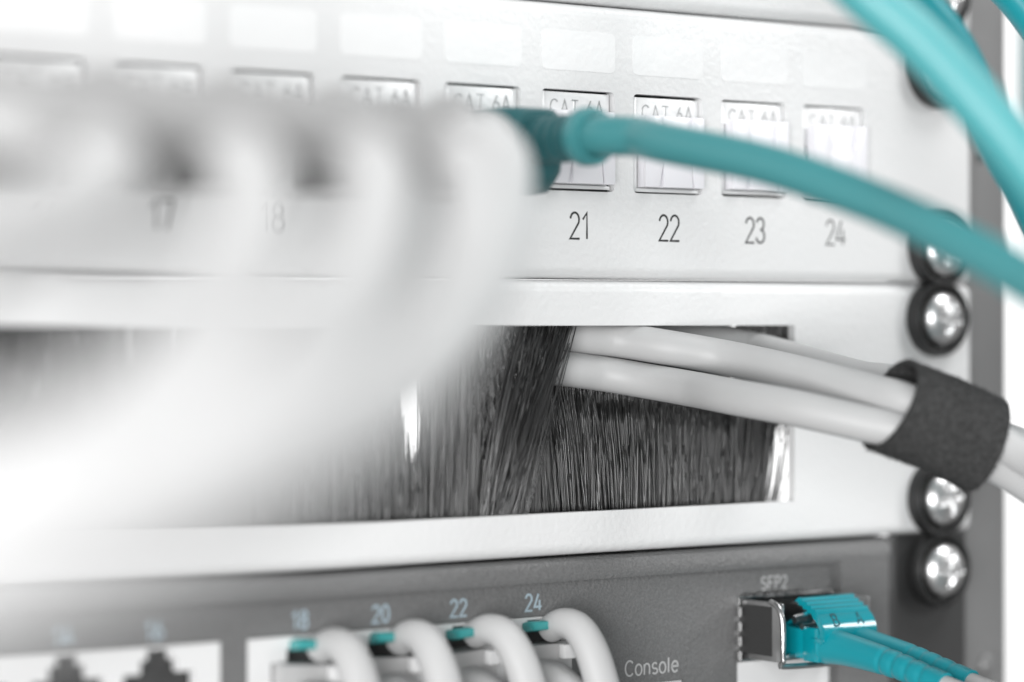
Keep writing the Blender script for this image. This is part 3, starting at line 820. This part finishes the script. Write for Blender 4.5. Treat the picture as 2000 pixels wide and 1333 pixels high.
cable('teal_cable', 'distant blurred teal cable hanging upright at the right edge beyond the rail',
      [at(2020, -1500, 640), at(2012, -200, 640), at(2010, 0, 640), at(2008, 250, 640), at(2014, 420, 640), at(2060, 560, 640), at(2140, 800, 640), at(2170, 2200, 640)], 2.6, 'teal')

# pale cables through the slot, held by the felt strap --------------------
GC = 'pale cables running out of the brush slot'
cable('pale_cable', 'lowest of the three pale cables running from the bristles to the felt strap',
      [atp(900, 712, 26), atp(1000, 712, 12), atp(1085, 719, 6.8), atp(1180, 731, 4.4), atp(1270, 746, -1.5), at(1350, 760, 459), at(1430, 775, 450), at(1550, 797, 442), at(1700, 830, 438), at(1770, 845, 437), at(1860, 874, 438), at(1930, 901, 441), at(2010, 948, 444), at(2150, 1050, 450), at(2500, 1400, 470), at(2700, 2000, 480)], 2.88, 'pvc', group=GC)
cable('pale_cable', 'middle pale cable lying on the lowest one and entering the felt strap',
      [atp(900, 650, 30), atp(1000, 650, 16), atp(1090, 655, 8.2), atp(1200, 664, 4.4), atp(1300, 679, -2.5), at(1420, 700, 464), at(1550, 728, 454), at(1700, 766, 443), at(1770, 784, 439), at(1860, 822, 438), at(1940, 858, 439), at(2010, 900, 441), at(2150, 990, 450), at(2520, 1330, 472), at(2740, 1960, 482)], 2.9, 'pvc', group=GC)
cable('pale_cable', 'rear pale cable mostly hidden behind the middle one under the slot edge',
      [atp(1100, 640, 26), atp(1250, 643, 12), atp(1360, 656, 7.2), atp(1470, 680, 2.6), at(1580, 710, 473), at(1680, 738, 460), at(1765, 752, 450), at(1860, 800, 446), at(1940, 850, 446), at(2010, 880, 448), at(2150, 960, 460), at(2540, 1270, 476), at(2780, 1920, 486)], 2.8, 'pvc', group=GC)

# felt strap: a band wound round the three cables, with overlapping end
strap = None
A0, A1 = at(1738, 790, 438), at(1920, 868, 443)
ax = (A1 - A0).normalized(); sd = ax.cross(Vector((0, 0, 1))).normalized(); un = sd.cross(ax)
L = (A1 - A0).length
bm = bmesh.new()
nA, nL = 100, 22
turn = 2 * math.pi * 1.22
def spr(i, j, off):
    a = turn * i / nA; q = j / nL
    r = 6.5 + .7 * i / nA + off
    wob = .25 * math.sin(q * 5 + a) + .2 * math.sin(3 * a + 1)
    r += wob * .6
    aa = a + R(150)
    skew = (.55 * math.sin(aa + .4))
    p = A0 + ax * (L * q + skew * (1 if q < .5 else -.4)) + sd * (r * .98 * math.cos(aa)) + un * (r * 1.04 * math.sin(aa))
    return p - A0
outer = [[bm.verts.new(spr(i, j, .5)) for j in range(nL + 1)] for i in range(nA + 1)]
inn = [[bm.verts.new(spr(i, j, -.1)) for j in range(nL + 1)] for i in range(nA + 1)]
for i in range(nA):
    for j in range(nL):
        bm.faces.new((outer[i][j], outer[i][j + 1], outer[i + 1][j + 1], outer[i + 1][j]))
        bm.faces.new((inn[i][j], inn[i + 1][j], inn[i + 1][j + 1], inn[i][j + 1]))
    bm.faces.new((outer[i][0], outer[i + 1][0], inn[i + 1][0], inn[i][0]))
    bm.faces.new((outer[i][nL], inn[i][nL], inn[i + 1][nL], outer[i + 1][nL]))
for j in range(nL):
    bm.faces.new((outer[0][j], inn[0][j], inn[0][j + 1], outer[0][j + 1]))
    bm.faces.new((outer[nA][j], outer[nA][j + 1], inn[nA][j + 1], inn[nA][j]))
bmesh.ops.recalc_face_normals(bm, faces=bm.faces)
strap = empty('cable_strap', A0, 'dark grey felt strap wound round the pale cables at the right', 'cable strap')
finish('felt_band', bm, 'felt', strap, smooth=50)
fz = Hairs(); gg = random.Random(11)
for k in range(12000):
    i = gg.uniform(0, nA); q = gg.uniform(0, 1)
    if gg.random() < .12: q = 0 if gg.random() < .6 else 1
    p0 = spr(i, q * nL, .48); c = ax * (p0.dot(ax)); nrm = (p0 - c).normalized()
    tdir = (nrm * gg.uniform(.15, 1) + ax * gg.gauss(0, .8) + nrm.cross(ax) * gg.gauss(0, .8)).normalized()
    ln = gg.uniform(.25, .85)
    fz.add([p0, p0 + tdir * ln * .5, p0 + tdir * ln + nrm * -.06], .022)
me = bpy.data.meshes.new('felt_fuzz'); me.from_pydata([(a * MM, b * MM, c * MM) for a, b, c in fz.v], [], fz.f); me.update()
o = link('felt_fuzz', me, 'fuzz', strap); o['kind'] = 'stuff'

# cords in the switch -----------------------------------------------------
sw_labels = ['grey arching cord next to the word Console, rightmost of the lower row', 'second arching grey cord left of the word Console',
             'third arching grey cord left of the word Console', 'leftmost and most blurred arching grey cord in the switch']
first = None
for i, cx in enumerate(SPX):
    kids = []
    base = (cx, 0, PTOP - 6)
    if first is None:
        t = empty('switch_cable', base, sw_labels[0], 'patch cord', 'grey cords plugged into the network switch')
        bm = bmesh.new(); box(bm, -5.5, 5.5, -1.0, 9, -5.9, 2.2); finish('plug_body', bm, 'boot', t, bevel=.4)
        bm = bmesh.new(); loft(bm, [[(-2.5, 4, 4.9), (2.5, 4, 4.9), (2.5, 4, 3.9), (-2.5, 4, 3.9)], [(-3.4, -.6, 6.1), (2.8, -.6, 6.1), (2.8, -.6, 4.3), (-3.4, -.6, 4.3)], [(-3.2, -2.2, 6.0), (2.6, -2.2, 6.0), (2.6, -2.2, 4.7), (-3.2, -2.2, 4.7)]]); finish('latch', bm, 'led', t, bevel=.3)
        for (a0, a1, z0, z1) in ((3.2, 4.6, 3.3, 5.0), (2.6, 5.0, -.2, 2.15)):
            bm = bmesh.new(); box(bm, a0, a1, -2.6, -1.01, z0, z1); finish('latch_guard', bm, 'portwhite', t, bevel=.35)
        bm = bmesh.new()                      # the boot: an arch that leaves the plug and turns down
        pts = [Vector(p) for p in ((2.0, .5, 4.4), (2.4, -2.6, 5.6), (3.0, -5.6, 4.9), (3.6, -8.0, 1.8), (4.2, -9.8, -3), (5.0, -12, -11), (6.0, -15, -24), (7.0, -19, -45), (8, -22, -90), (7, -24, -150))]
        sweep(bm, catmull(pts, 9), lambda q: 2.35 + .4 * math.sin(q * 3), 28, squash=(1.1, .95)); finish('cable', bm, 'cord_thin', t)
        bm = bmesh.new(); sweep(bm, catmull([Vector((-.5, -.5, -3.4)), Vector((-.3, -4, -4)), Vector((0, -7, -6)), Vector((.4, -9, -10)), Vector((.8, -10, -16))], 8), 3.4, 24, squash=(1.2, 1)); finish('boot', bm, 'boot', t)
        first = t
    else:
        t = first.copy(); col.objects.link(t); t['label'] = sw_labels[i]; t.location = Vector(base) * MM
        for ch in list(first.children):
            c = ch.copy(); col.objects.link(c); c.parent = t
        t.rotation_euler = (R((2.5, -3, 1.5)[i - 1]), R((-3, 2, 4)[i - 1]), R((4, -5, -2)[i - 1]))
